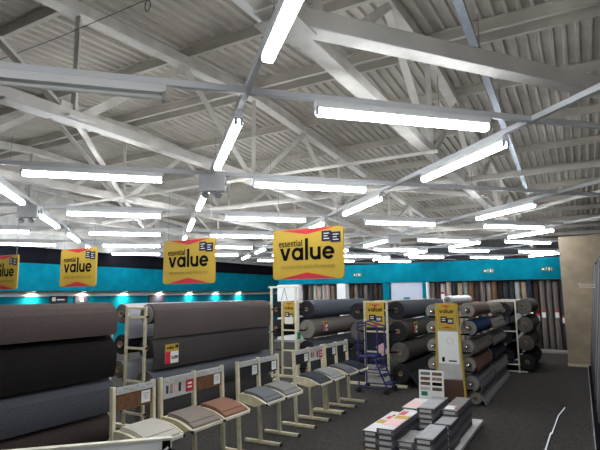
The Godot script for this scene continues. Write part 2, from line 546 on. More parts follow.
func build_lamps() -> void:
	var rows_b := [-7.25, -4.61, -1.97, 0.58, 3.09, 5.78, 8.6, 11.3, 14.0]      # where the far-left rows stand
	var rows_a := [-1.95, 0.75, 3.46, 6.06, 8.92, 11.7, 14.5, 17.3, 20.0, 22.8]
	var ca := [-0.6, 1.95, 4.57, 7.3, 9.98, 12.7, 15.6, 18.4, 21.2]               # lamp centres along the far-left rows
	var cb := [-6.1, -3.44, -0.75, 1.88, 4.62, 7.3, 10.0, 12.75]                # lamp centres along the far-right rows
	var st: SurfaceTool
	# trunking rails
	var grid := thing("lighting_trunking", "grid of crossing grey trunking rails hung under the trusses", "trunking")
	for along_a in [true, false]:
		var rows: Array = rows_b if along_a else rows_a
		for r in rows:
			var lo := 99.0
			var hi := -99.0
			for k in 700:
				var s := -12.0 + k * 0.06
				if inside(G(s, r, 3.2) if along_a else G(r, s, 3.2)):
					lo = minf(lo, s)
					hi = maxf(hi, s)
			if hi - lo < 1.0:
				continue
			if not along_a and r < 0.0:
				continue
			var p0: Vector3 = G(lo, r, LAMP_Y + 0.115) if along_a else G(r, lo, LAMP_Y + 0.115)
			var p1: Vector3 = G(hi, r, LAMP_Y + 0.115) if along_a else G(r, hi, LAMP_Y + 0.115)
			st = begin()
			beam(st, p0, p1, 0.05, 0.05, 0.004)
			var o := obj("rail", st, M.trunk, grid)
			var n := int(p0.distance_to(p1) / 2.7)
			for k in n:
				var q := p0 + (p1 - p0) * ((k + 0.5) / n)
				st = begin(); tube(st, q + Vector3(0, 0.02, 0), q + Vector3(0, 0.3, 0), 0.0025, 5); obj("hanger", st, M.wire, o)
	# lamps along the far-left diagonals, then along the far-right ones
	var t_a := deg_to_rad(45.0)
	var t_b := deg_to_rad(-45.0)
	var on_a := {2: [3, 4, 5, 6], 3: [1, 2, 3, 4, 5, 6], 4: [2, 3, 4, 5, 6, 7], 5: [3, 5, 6], 6: [4, 5, 6, 7], 7: [], 8: [6], 1: []}
	for i in on_a:
		for j in on_a[i]:
			var p := G(ca[j], rows_b[i], LAMP_Y)
			if inside(p):
				place_batten(true, p, t_a)
	var on_b := {2: [3], 3: [2, 3], 4: [1, 2, 3, 4, 5], 5: [1, 2, 3, 5, 6], 6: [1, 2, 3, 4, 5, 6, 7], 7: [2, 3, 4, 5, 6, 7], 8: [4, 5, 6]}
	for j in on_b:
		for i in on_b[j]:
			var p := G(rows_a[j], cb[i], LAMP_Y)
			if inside(p):
				place_batten(true, p, t_b)
	place_batten(false, G(3.46, -0.76, LAMP_Y), t_b)
	# the near part of the shop behind the viewer is lit the same way
	for p in [G(-0.6, 0.58, LAMP_Y), G(-0.6, -1.97, LAMP_Y), G(1.95, -1.97, LAMP_Y), G(-0.6, 3.09, LAMP_Y)]:
		place_batten(true, p, t_a)
	# twin-head emergency lights on the trunking crossings
	var where := [[6.02, 0.6, "over the carpet racks"], [8.7, -2.03, "near the teal fascia"], [11.6, 5.8, "near the teal partition"]]
	for w in where:
		var t := thing("emergency_light", "grey twin-spot emergency light box on trunking " + w[2], "emergency light", G(w[0], w[1], LAMP_Y - 0.045), deg_to_rad(29.0))
		st = begin(); box(st, Vector3(0, 0.03, 0), Vector3(0.32, 0.2, 0.1), 0.01); obj("box", st, M.trunk, t)
		for s in [-0.08, 0.08]:
			st = begin(); lathe(st, [Vector2(0, -0.05), Vector2(0.03, -0.05), Vector2(0.045, 0.03), Vector2(0.04, 0.03), Vector2(0.03, 0.01), Vector2(0, 0.01)], 14, Transform3D(Basis(Vector3.RIGHT, 0.5), Vector3(s, -0.115, 0.03))); obj("spot_head", st, M.socket, t)
			st = begin(); tube(st, Vector3(s, -0.1, 0.02), Vector3(s, -0.06, 0.0), 0.01, 6); obj("bracket", st, M.socket, t)
		st = begin(); box(st, Vector3(0.163, 0.02, 0.0), Vector3(0.006, 0.05, 0.03)); obj("indicator", st, M.green, t)
	# galvanised cable tray
	var a := P(3.4, 4.2, 0.72)
	var b := P(14.0, 4.2, 1.0)
	var ct := thing("cable_tray", "shiny galvanised cable tray running under the roof", "cable tray", a)
	st = begin(); beam(st, Vector3.ZERO, b - a, 0.076, 0.008, 0.0); obj("tray_floor", st, M.zinc, ct)
	for s in [-1.0, 1.0]:
		st = begin(); beam(st, Vector3(s * 0.038, 0.02, 0), b - a + Vector3(s * 0.038, 0.02, 0), 0.006, 0.05, 0.0); obj("tray_side", st, M.zinc, ct)
	for k in 6:
		st = begin(); tube(st, (b - a) * (k / 5.0), (b - a) * (k / 5.0) + Vector3(0, 0.6, 0), 0.004, 5); obj("hanger", st, M.wire, ct)
	# a loose cable with a loop
	var q := thing("loose_cable", "thin black cable with a hanging loop strung below the roof", "cable", P(2.67, 4.1, 6.4))
	st = begin()
	pipe(st, [P(0, 0.02, 0), P(0, -0.02, -1.4), P(0.01, -0.03, -2.4), P(0.02, 0.02, -4.8)], 0.0035, 6)
	var loop := []
	for k in 11:
		loop.append(P(0.02, -0.06 + 0.05 * cos(TAU * k / 10.0), -3.5 + 0.03 * sin(TAU * k / 10.0)))
	pipe(st, loop, 0.004, 5)
	obj("cable_run", st, M.cable, q)

# ---------------------------------------------------------------- carpet rolls
# a roll along u, near end at u0; v and y are those of its axis. opt: drop (length of the hanging loose end), side (+1: hangs on the right), bands, end material, tags
func carpet_roll(label: String, group: String, m: Material, u0: float, u1: float, v: float, y: float, r: float, opt := {}) -> Node3D:
	var t := thing("carpet_roll", label, "carpet roll", P(u0, y - r, v), 0.0, group)
	var L := u1 - u0
	var xf := Transform3D(Basis.IDENTITY, Vector3(0, r, 0))
	var st := begin()
	var prof := [Vector2(0.0, -L), Vector2(r - 0.012, -L)]
	if opt.has("bands"):
		var n: int = opt["bands"]
		for k in n + 1:
			var z := -L + L * k / n
			prof.append(Vector2(r - 0.013, z))
			if k < n:
				prof.append(Vector2(r, z + L / n * 0.25))
				prof.append(Vector2(r, z + L / n * 0.75))
	else:
		prof.append(Vector2(r, -L + 0.012))
		for k in range(1, 8):
			prof.append(Vector2(r + 0.004 * sin(k * 2.1 + u0 * 3.0), -L + L * k / 8.0))
		prof.append(Vector2(r, -0.012))
		prof.append(Vector2(r - 0.01, 0))
	lathe(st, prof, 32, xf)
	obj("pile", st, m, t)
	# wound layers at the near end
	var core := minf(0.045, r * 0.4)
	var layers := [Vector2(r - 0.01, 0.0)]
	var turns := int(clampf((r - core) / 0.022, 2, 7))
	for k in turns:
		var ra := lerpf(r - 0.01, core, (k + 0.75) / turns)
		var rb := lerpf(r - 0.01, core, (k + 1.0) / turns)
		layers.append(Vector2(ra, 0.004 * (k % 2)))
		layers.append(Vector2((ra + rb) / 2, -0.012))
		layers.append(Vector2(rb, 0.003))
	st = begin()
	lathe(st, layers, 28, xf, false)
	obj("wound_end", st, opt.get("end", M.end_mid), t)
	st = begin()
	lathe(st, [Vector2(core, -0.02), Vector2(core, 0.012), Vector2(core * 0.8, 0.012), Vector2(core * 0.8, -0.1), Vector2(0, -0.1)], 16, xf)
	obj("core_tube", st, opt.get("core", M.card_tube), t)
	if opt.get("pole", false):
		st = begin()
		lathe(st, [Vector2(core * 0.55, -0.1), Vector2(core * 0.55, 0.07), Vector2(core * 0.5, 0.08), Vector2(0, 0.08)], 12, xf)
		obj("pole_knob", st, M.chrome, t)
	if opt.has("drop"):
		# loose end hanging from the roll: leaves at the tangent, falls with a slight belly
		var side: float = opt.get("side", 1.0)
		var d: float = opt["drop"]
		var out := []
		var lean: float = opt.get("lean", 0.0)
		for k in 5:
			var an := PI / 2 - PI / 2 * k / 4.0
			out.append(Vector2(cos(an) * (r + 0.006), r + sin(an) * (r + 0.006)))
		for k in range(1, 7):
			var f := k / 6.0
			out.append(Vector2(r + 0.006 + lean * f + 0.012 * sin(f * PI), r - d * f))
		var poly := PackedVector2Array()
		for p in out:
			poly.append(Vector2(p.x * side, p.y))
		for k in range(out.size() - 1, -1, -1):
			var p: Vector2 = out[k]
			var nx := 0.012
			poly.append(Vector2((p.x - nx) * side, p.y - (0.006 if k < 5 else 0.0)))
		if Geometry2D.is_polygon_clockwise(poly):
			poly.reverse()
		st = begin()
		extrude(st, poly, -L + 0.01, -0.005)
		obj("loose_end", st, opt.get("drop_mat", m), t)
	if opt.has("card"):
		price_card(t, Vector3(r + 0.022, r + float(opt.get("card_y", -0.1)), -float(opt["card"])), opt.get("card_size", 0.2))
	return t

# yellow, red and white price card facing the aisle (+X)
func price_card(parent: Node3D, at: Vector3, s: float) -> void:
	var holder := Node3D.new()
	holder.name = "price_card"
	holder.position = at
	parent.add_child(holder, true)
	var st := begin(); box(st, Vector3(0, 0, 0), Vector3(0.004, s, s * 1.0)); obj("card", st, M.white, holder)
	st = begin(); box(st, Vector3(0.004, s * 0.31, 0), Vector3(0.004, s * 0.38, s)); obj("yellow_field", st, M.yellow, holder)
	st = begin(); box(st, Vector3(0.004, -s * 0.19, s * 0.31), Vector3(0.004, s * 0.62, s * 0.38)); obj("red_field", st, M.red, holder)
	st = begin(); box(st, Vector3(0.008, s * 0.36, -s * 0.34), Vector3(0.003, s * 0.16, s * 0.24)); obj("navy_mark", st, M.navy, holder)
	var b := Basis(Vector3.UP, PI / 2)
	put("lettering", value_word(), M.black, holder, Vector3(0.0065, s * 0.25, s * 0.15), b * Basis.from_scale(Vector3(s * 0.11, s * 0.11, 0.1)))
	put("price", text_mesh("3.99", s * 0.24, true, 0.003), M.black, holder, Vector3(0.008, -s * 0.2, -s * 0.19), b)

# slotted cream upright
func upright(parent: Node3D, a: Vector3, b: Vector3, m: Material, w := 0.04) -> void:
	var st := begin()
	beam(st, a, b, w, 0.03, 0.003)
	var post := obj("upright", st, m, parent)
	st = begin()
	var n := int(a.distance_to(b) / 0.11)
	for k in n:
		var c := a.lerp(b, (k + 0.5) / n)
		box(st, c + Vector3(0, 0, 0.0155), Vector3(w * 0.3, 0.03, 0.004))
	obj("slots", st, M.socket, post).set_meta("kind", "stuff")

func rack(label: String, u0: float, u1: float, v_right: float, v_left: float, top: float, levels: Array, reach := 0.2) -> Node3D:
	var mid := (v_right + v_left) / 2
	var t := thing("carpet_rack", label, "carpet rack", P(u0, 0, mid))
	var hw := (v_left - v_right) / 2
	var L := u1 - u0
	var arm := 0.05 if is_equal_approx(reach, 0.2) else minf(reach, 0.18)
	var foot_reach := 0.08 if reach < 0.3 and hw < 0.15 else reach
	for z in [0.0, -L]:
		for s in [-1.0, 1.0]:
			upright(t, Vector3(s * hw, 0, z), Vector3(s * hw, top, z), M.cream)
		var st := begin()
		beam(st, Vector3(-hw, top - 0.02, z), Vector3(hw, top - 0.02, z), 0.03, 0.03)
		obj("cross_bar", st, M.cream, t)
		st = begin()
		beam(st, Vector3(-hw - foot_reach, 0.03, z), Vector3(hw + foot_reach, 0.03, z), 0.06, 0.05)
		obj("foot", st, M.cream, t)
		for y in levels:
			st = begin()
			beam(st, Vector3(-hw, y, z), Vector3(hw, y, z), 0.025, 0.03)
			obj("cross_bar", st, M.cream, t)
			for s in [-1.0, 1.0]:
				st = begin()
				beam(st, Vector3(s * hw, y, z), Vector3(s * (hw + arm), y + 0.012, z), 0.018, 0.022)
				obj("arm", st, M.black, t)
	var sr := begin()
	beam(sr, Vector3(0, top - 0.02, 0), Vector3(0, top - 0.02, -L), 0.03, 0.04)
	obj("top_rail", sr, M.cream, t)
	sr = begin()
	beam(sr, Vector3(0, 0.03, 0), Vector3(0, 0.03, -L), 0.03, 0.04)
	obj("bottom_rail", sr, M.cream, t)
	return t

# small yellow sign reading value, facing the camera side (+Z), as a part
func value_plate(parent: Node3D, at: Vector3, w: float, h: float) -> void:
	var s := Node3D.new()
	s.name = "value_sign"
	s.position = at
	parent.add_child(s, true)
	var st := begin(); box(st, Vector3.ZERO, Vector3(w, h, 0.008), 0.004); obj("plate", st, M.yellow, s)
	st = begin(); extrude(st, PackedVector2Array([Vector2(-w * 0.32, h * 0.42), Vector2(0, h * 0.34), Vector2(w * 0.32, h * 0.42)]), 0.004, 0.007); obj("red_chevron", st, M.red, s)
	st = begin(); extrude(st, PackedVector2Array([Vector2(-w * 0.32, -h * 0.44), Vector2(w * 0.32, -h * 0.44), Vector2(0, -h * 0.37)]), 0.004, 0.007); obj("red_chevron", st, M.red, s)
	put("lettering", value_word(), M.black, s, Vector3(0, h * 0.13, 0.0042), Basis.from_scale(Vector3(w * 0.165, w * 0.165, 0.1)))
	st = begin(); box(st, Vector3(-w * 0.16, -h * 0.12, 0.006), Vector3(w * 0.36, h * 0.24, 0.004)); obj("navy_mark", st, M.navy, s)
	st = begin(); box(st, Vector3(w * 0.2, -h * 0.17, 0.007), Vector3(w * 0.36, h * 0.22, 0.004)); obj("navy_mark", st, M.navy, s)
	for k in 2:
		st = begin(); box(st, Vector3(-w * 0.17, -h * (0.08 + 0.07 * k), 0.0085), Vector3(w * 0.2, h * 0.03, 0.002)); obj("white_line", st, M.white, s)
		st = begin(); box(st, Vector3(w * 0.2, -h * (0.14 + 0.06 * k), 0.0095), Vector3(w * 0.24, h * 0.03, 0.002)); obj("white_line", st, M.white, s)

func build_racks() -> void:
	var g := "carpet rolls on the long rack row"
	# --- rack beside the samples, in front of the viewer's left
	rack("cream steel rack carrying the fat near-black carpet roll", 0.9, 4.25, 5.02, 5.6, 1.56, [1.4, 1.0, 0.58, 0.2])
	carpet_roll("brown-grey carpet roll above the fat black roll", g, carpet(rgb(104, 92, 89)), 0.95, 4.2, 5.03, 1.44, 0.18, {"drop": 0.19, "lean": -0.02})
	carpet_roll("fat near-black carpet roll below a brown-grey one", g, carpet(rgb(44, 41, 40)), 0.95, 4.22, 5.1, 1.01, 0.236, {"drop": 0.25, "lean": -0.03})
	carpet_roll("slate blue-grey carpet roll under the fat black roll", g, carpet(rgb(90, 92, 98)), 0.95, 4.2, 5.05, 0.57, 0.19, {"drop": 0.2, "lean": -0.02})
	carpet_roll("dark brown carpet roll lowest under the slate roll", g, carpet(rgb(76, 66, 63)), 0.95, 4.2, 5.04, 0.187, 0.178)
	for c in [["upper", 1.38, rgb(120, 112, 106)], ["second", 0.98, rgb(128, 124, 120)], ["third", 0.58, rgb(112, 116, 122)], ["lowest", 0.2, rgb(118, 108, 100)]]:
		carpet_roll("carpet roll on the rack side hidden by the fat black roll, %s" % c[0], g, carpet(c[2]), 0.95, 4.2, 5.58, c[1], 0.18 if c[1] > 0.3 else 0.17)
	# --- second rack
	rack("cream steel rack with pale backing hanging between its uprights", 4.76, 7.78, 4.98, 5.32, 1.56, [1.42, 1.02, 0.6, 0.2])
	carpet_roll("taupe patterned carpet roll with its loose end hanging over dark carpet", g, carpet(rgb(116, 106, 103), "fleck", 5.0), 4.8, 7.6, 5.0, 1.46, 0.13, {"drop": 0.31, "lean": -0.01, "end": M.end_pale})
	carpet_roll("charcoal carpet roll with yellow and red price card hung on it", g, carpet(rgb(76, 72, 71)), 4.8, 7.55, 5.0, 1.02, 0.13, {"drop": 0.27, "lean": 0.0, "end": M.end_dark, "card": 0.32, "card_y": -0.09, "card_size": 0.25})
	carpet_roll("blue-grey carpet roll behind the sample stands, under charcoal carpet", g, carpet(rgb(98, 102, 108)), 4.8, 7.6, 5.0, 0.56, 0.175)
	carpet_roll("dark grey carpet roll lowest under the blue-grey roll", g, carpet(rgb(66, 64, 64)), 4.8, 7.6, 5.0, 0.185, 0.178)
	carpet_roll("grey carpet roll with pale backing hanging inside the rack, upper one", g, carpet(rgb(110, 108, 110)), 4.82, 7.6, 5.5, 1.46, 0.13, {"drop": 0.33, "side": 1.0, "drop_mat": M.backing, "end": M.end_mid})
	carpet_roll("black carpet roll between two pale hanging backings", g, carpet(rgb(40, 40, 44)), 4.82, 7.6, 5.5, 1.05, 0.13, {"end": M.end_dark})
	carpet_roll("grey carpet roll with pale backing hanging inside the rack, lower one", g, carpet(rgb(100, 100, 104)), 4.82, 7.6, 5.52, 0.72, 0.11, {"drop": 0.28, "drop_mat": M.backing, "end": M.end_mid})
	# --- third rack
	var r3 := rack("cream slotted rack with small yellow sign and green tag", 9.05, 12.2, 5.12, 5.5, 1.55, [1.38, 0.96, 0.55, 0.2], 0.34)
	value_plate(r3, Vector3(-0.01, 1.33, 0.03), 0.26, 0.44)
	var st := begin(); box(st, Vector3(-0.01, 1.16, 0.042), Vector3(0.2, 0.14, 0.004)); obj("white_card", st, M.white, r3)
	st = begin(); box(st, Vector3(0.2, 0.86, 0.03), Vector3(0.12, 0.14, 0.012)); obj("green_tag", st, M.green, r3)
	carpet_roll("ribbed blue-grey carpet roll lying above a taupe roll", g, carpet(rgb(100, 104, 114)), 9.1, 12.1, 4.95, 1.39, 0.185, {"bands": 22, "end": M.end_dark, "core": M.hole})
	carpet_roll("taupe carpet roll with pale end and price card", g, carpet(rgb(124, 115, 110)), 9.1, 12.1, 4.95, 0.99, 0.19, {"end": M.end_pale, "card": 0.45, "card_y": 0.04, "card_size": 0.2})
	carpet_roll("slate grey carpet roll below the taupe roll with price card", g, carpet(rgb(88, 92, 96)), 9.1, 12.1, 4.95, 0.58, 0.19, {"end": M.end_dark})
	carpet_roll("dark slate carpet roll lowest behind the sample stands", g, carpet(rgb(70, 72, 76)), 9.1, 12.1, 4.95, 0.19, 0.18, {"end": M.end_dark})
	carpet_roll("charcoal carpet roll end showing beside small yellow sign, upper", g, carpet(rgb(56, 56, 60)), 9.1, 12.1, 5.68, 1.38, 0.17, {"end": M.end_dark, "core": M.hole})
	carpet_roll("charcoal carpet roll end showing beside small yellow sign, lower", g, carpet(rgb(50, 50, 54)), 9.1, 12.1, 5.69, 0.99, 0.18, {"end": M.end_dark, "core": M.hole})
	# --- fourth rack, behind the blue steps
	var h := "carpet rolls behind the blue steps"
	var r4 := rack("cream rack end with yellow sign over a navy panel", 8.97, 12.3, 3.18, 3.62, 1.56, [1.38, 0.99, 0.62, 0.2], 0.34)
	value_plate(r4, Vector3(0.0, 1.3, 0.03), 0.36, 0.46)
	st = begin(); box(st, Vector3(0, 0.72, -0.02), Vector3(0.4, 0.66, 0.02)); obj("navy_panel", st, M.navy, r4)
	st = begin(); box(st, Vector3(0.1, 0.66, -0.005), Vector3(0.16, 0.2, 0.01), 0.0, Basis(Vector3.BACK, 0.5)); obj("leaflet", st, M.pink, r4)
	st = begin(); box(st, Vector3(0, 0.2, -0.02), Vector3(0.4, 0.36, 0.02)); obj("white_panel", st, M.steel_dim, r4)
	carpet_roll("slate carpet roll with pale flap beside the navy panel", h, carpet(rgb(84, 87, 95)), 9.02, 12.2, 3.02, 1.38, 0.175, {"end": M.end_dark, "core": M.hole})
	carpet_roll("olive-taupe carpet roll with price card behind blue steps", h, carpet(rgb(88, 82, 74)), 9.02, 12.2, 3.0, 1.0, 0.184, {"end": M.end_dark, "card": 0.45, "card_y": 0.05, "card_size": 0.2})
	carpet_roll("grey-brown carpet roll between the price-carded roll and draped carpet", h, carpet(rgb(86, 82, 77)), 9.02, 12.0, 2.98, 0.62, 0.182, {"end": M.end_mid})
	carpet_roll("dark grey carpet roll with its loose end spilling to the floor", h, carpet(rgb(62, 64, 66)), 9.02, 11.4, 2.98, 0.25, 0.165, {"end": M.end_dark, "drop": 0.24, "lean": 0.16})
	carpet_roll("charcoal roll end on the hidden side of the navy panel, upper", h, carpet(rgb(62, 62, 66)), 9.02, 12.2, 3.78, 1.36, 0.16, {"end": M.end_dark})
	carpet_roll("taupe roll end on the hidden side of the navy panel, middle", h, carpet(rgb(120, 112, 106)), 9.02, 12.2, 3.78, 0.98, 0.17, {"end": M.end_mid})
	carpet_roll("charcoal roll end on the hidden side of the navy panel, lower", h, carpet(rgb(60, 60, 62)), 9.02, 12.2, 3.78, 0.58, 0.17, {"end": M.end_dark})
	# --- fifth rack with the tapering yellow-edged end board
	var k := "short carpet rolls on the aisle rack"
	rack("steel aisle rack holding short carpet rolls on both sides", 8.06, 11.3, 1.72, 1.98, 1.5, [1.31, 1.05, 0.77, 0.49, 0.22], 0.24)
	var eb := thing("end_board", "tapering yellow-edged end board with sign and white notices", "display board", P(7.96, 0, 1.85))
	var face := PackedVector2Array([Vector2(-0.21, 0.02), Vector2(0.23, 0.02), Vector2(0.15, 1.53), Vector2(-0.15, 1.53)])
	st = begin(); extrude(st, face, -0.02, 0.0); obj("board", st, M.steel_dim, eb)
	for s in [[-0.21, -0.15], [0.23, 0.15]]:
		st = begin(); beam(st, Vector3(s[0], 0.02, 0.0), Vector3(s[1], 1.53, 0.0), 0.03, 0.04, 0.003); obj("yellow_edge", st, M.yellow, eb)
	value_plate(eb, Vector3(0, 1.33, 0.02), 0.27, 0.4)
	st = begin(); box(st, Vector3(0, 0.86, 0.008), Vector3(0.31, 0.48, 0.006)); obj("notice", st, M.white, eb)
	st = begin(); lathe(st, [Vector2(0.05, 0.0), Vector2(0.05, 0.004), Vector2(0.045, 0.004), Vector2(0.045, 0.0)], 20, Transform3D(Basis.IDENTITY, Vector3(0.03, 0.96, 0.011))); obj("notice_ring", st, M.socket, eb)
	st = begin(); box(st, Vector3(-0.08, 0.68, 0.013), Vector3(0.04, 0.07, 0.003)); box(st, Vector3(0.06, 0.66, 0.013), Vector3(0.12, 0.02, 0.003)); obj("notice_print", st, M.black, eb).set_meta("kind", "stuff")
	st = begin(); box(st, Vector3(0.01, 0.5, 0.008), Vector3(0.35, 0.2, 0.006)); obj("notice", st, M.steel_dim, eb)
	st = begin(); box(st, Vector3(0.01, 0.21, 0.01), Vector3(0.38, 0.34, 0.012)); obj("carpet_panel", st, carpet(rgb(120, 92, 80), "fleck", 6.0), eb)
	var near_right := [["brown", rgb(140, 118, 110), 1.42, 0.115, 1.56], ["royal blue", rgb(48, 66, 104), 1.15, 0.12, 1.55], ["taupe", rgb(138, 130, 122), 0.87, 0.105, 1.59], ["rust brown patterned", rgb(138, 104, 92), 0.6, 0.11, 1.58], ["mid grey", rgb(122, 122, 124), 0.32, 0.12, 1.56]]
	for c in near_right:
		carpet_roll("short %s carpet roll with pale end beside the end board" % c[0], k, carpet(c[1], "fleck" if c[0].contains("patterned") else "pile", 4.0), 8.08, 9.52, c[4], c[2], c[3], {"end": M.end_pale, "pole": true, "core": M.hole, "drop": c[3] * 0.9, "lean": 0.015} if c[2] < 1.0 else {"end": M.end_pale, "pole": true, "core": M.hole})
	var far_right := [["greige", rgb(150, 143, 137), 1.4, 0.1, 1.56], ["light greige", rgb(152, 147, 140), 1.13, 0.11, 1.55], ["warm grey", rgb(140, 137, 134), 0.86, 0.11, 1.56], ["blue-black", rgb(56, 58, 68), 0.6, 0.11, 1.56], ["stone grey", rgb(140, 138, 136), 0.34, 0.12, 1.55]]
	for c in far_right:
		carpet_roll("short %s carpet roll behind the pale-ended ones" % c[0], k, carpet(c[1]), 9.58, 11.2, c[4], c[2], c[3], {"end": M.end_pale, "drop": c[3] * 0.95, "lean": 0.015})
	carpet_roll("long light grey carpet roll lowest on the aisle rack", k, carpet(rgb(146, 144, 142)), 8.12, 11.2, 1.52, 0.1, 0.09, {"end": M.end_pale, "drop": 0.09, "lean": 0.05})
	for c in [["upper", 1.4], ["second", 1.14], ["third", 0.86], ["lowest", 0.58]]:
		carpet_roll("short grey carpet roll on the side of end board facing blue steps, %s" % c[0], k, carpet(rgb(128, 124, 120)), 8.08, 9.6, 2.1, c[1], 0.115, {"end": M.end_pale, "pole": true, "core": M.hole})
	carpet_roll("white wrapped roll lying on top of the aisle rack", k, mat(rgb(214, 216, 222), 0.4), 8.06, 9.7, 1.85, 1.575, 0.07, {"end": M.end_pale})
	# --- small frame rack at the end of the aisle row
	var r6 := thing("carpet_rack", "white tubular frame rack beside the stacked roll ends", "carpet rack", P(11.7, 0, 1.5))
	for z in [0.0, -2.0]:
		for s in [-0.26, 0.24]:
			st = begin(); beam(st, Vector3(s, 0, z), Vector3(s, 1.52, z), 0.03, 0.03); obj("upright", st, M.cream_pale, r6)
		for y in [1.5, 0.86, 0.17, 0.03]:
			st = begin(); beam(st, Vector3(-0.26 if y > 0.1 else -0.5, y, z), Vector3(0.24 if y > 0.1 else 0.4, y, z), 0.025, 0.025); obj("cross_bar", st, M.cream_pale, r6)
	for s in [-0.26, 0.24]:
		st = begin(); beam(st, Vector3(s, 1.5, 0), Vector3(s, 1.5, -2.0), 0.03, 0.03); obj("top_rail", st, M.cream_pale, r6)
	for c in [["upper", 1.38, rgb(104, 98, 92)], ["middle", 1.0, rgb(100, 95, 90)], ["lower", 0.62, rgb(98, 95, 92)], ["lowest", 0.23, rgb(52, 50, 50)]]:
		carpet_roll("grey-brown carpet roll beside the white frame rack, %s" % c[0], "roll ends beside the white frame rack", carpet(c[2]), 11.74, 13.6, 1.1, c[1], 0.165, {"end": M.end_mid if c[1] > 0.3 else M.end_dark})
	for c in [["upper", 1.3, rgb(92, 86, 82)], ["middle", 0.78, rgb(56, 54, 54)], ["lower", 0.32, rgb(40, 39, 40)]]:
		carpet_roll("dark carpet roll inside the white frame rack, %s" % c[0], "rolls inside the white frame rack", carpet(c[2]), 11.8, 13.5, 1.52, c[1], 0.17, {"end": M.end_dark, "drop": 0.3, "side": -1.0})

# ---------------------------------------------------------------- hanging signs
func hanging_sign(u: float, v: float, w: float, h: float, y0: float, label: String) -> void:
	var t := thing("hanging_sign", label, "sign", P(u, y0, v), 0.0, "hanging yellow signs in one row")
	var c := 0.05
	var poly := PackedVector2Array()
	for q in [[w / 2 - c, h - c, 0.0], [-w / 2 + c, h - c, 90.0], [-w / 2 + c, c, 180.0], [w / 2 - c, c, 270.0]]:
		for k in 5:
			var a := deg_to_rad(float(q[2]) + k * 22.5)
			poly.append(Vector2(float(q[0]) + cos(a) * c, float(q[1]) + sin(a) * c))
	var st := begin(); extrude(st, poly, -0.012, 0.012); obj("board", st, M.yellow, t)
	st = begin(); extrude(st, PackedVector2Array([Vector2(-w * 0.4, h - 0.008), Vector2(0, h * 0.88), Vector2(w * 0.4, h - 0.008)]), 0.012, 0.015); obj("red_chevron", st, M.red, t)
	st = begin(); extrude(st, PackedVector2Array([Vector2(-w * 0.4, 0.006), Vector2(w * 0.4, 0.006), Vector2(0, h * 0.135)]), 0.012, 0.015); obj("red_chevron", st, M.red, t)
	put("lettering", value_word(), M.black, t, Vector3(-w * 0.005, h * 0.375, 0.0122), Basis.from_scale(Vector3(w * 0.16, w * 0.158, 0.1)))
	var small := text_mesh("essential", h * 0.17, true)
	put("lettering", small, M.black, t, Vector3(-w * 0.235, h * 0.71, 0.013), Basis.from_scale(Vector3(w * 0.34 / maxf(small.get_aabb().size.x, 0.01), 1.0, 1.0)))
	var line := text_mesh("Our great value, quality flooring range", h * 0.1)
	put("lettering", line, M.grey_ink, t, Vector3(0, h * 0.25, 0.013), Basis.from_scale(Vector3(w * 0.76 / maxf(line.get_aabb().size.x, 0.01), 1.0, 1.0)))
	for q in [[0.275, 0.82], [0.4, 0.79]]:
		st = begin(); box(st, Vector3(w * q[0], h * q[1], 0.014), Vector3(w * 0.13, h * 0.2, 0.006), 0.004); var mark := obj("navy_mark", st, M.navy, t)
		for k in 3:
			st = begin(); box(st, Vector3(w * (q[0] - 0.01 * (k % 2)), h * (q[1] + 0.05 - 0.05 * k), 0.0175), Vector3(w * (0.075 - 0.025 * (k % 2)), h * 0.014, 0.003)); obj("white_line", st, M.white, mark)
	for s in [-0.42, 0.42]:
		st = begin(); tube(st, Vector3(s * w, h - 0.005, 0), Vector3(s * w, 3.4 - y0, 0), 0.003, 5); obj("hanging_wire", st, M.wire, t)

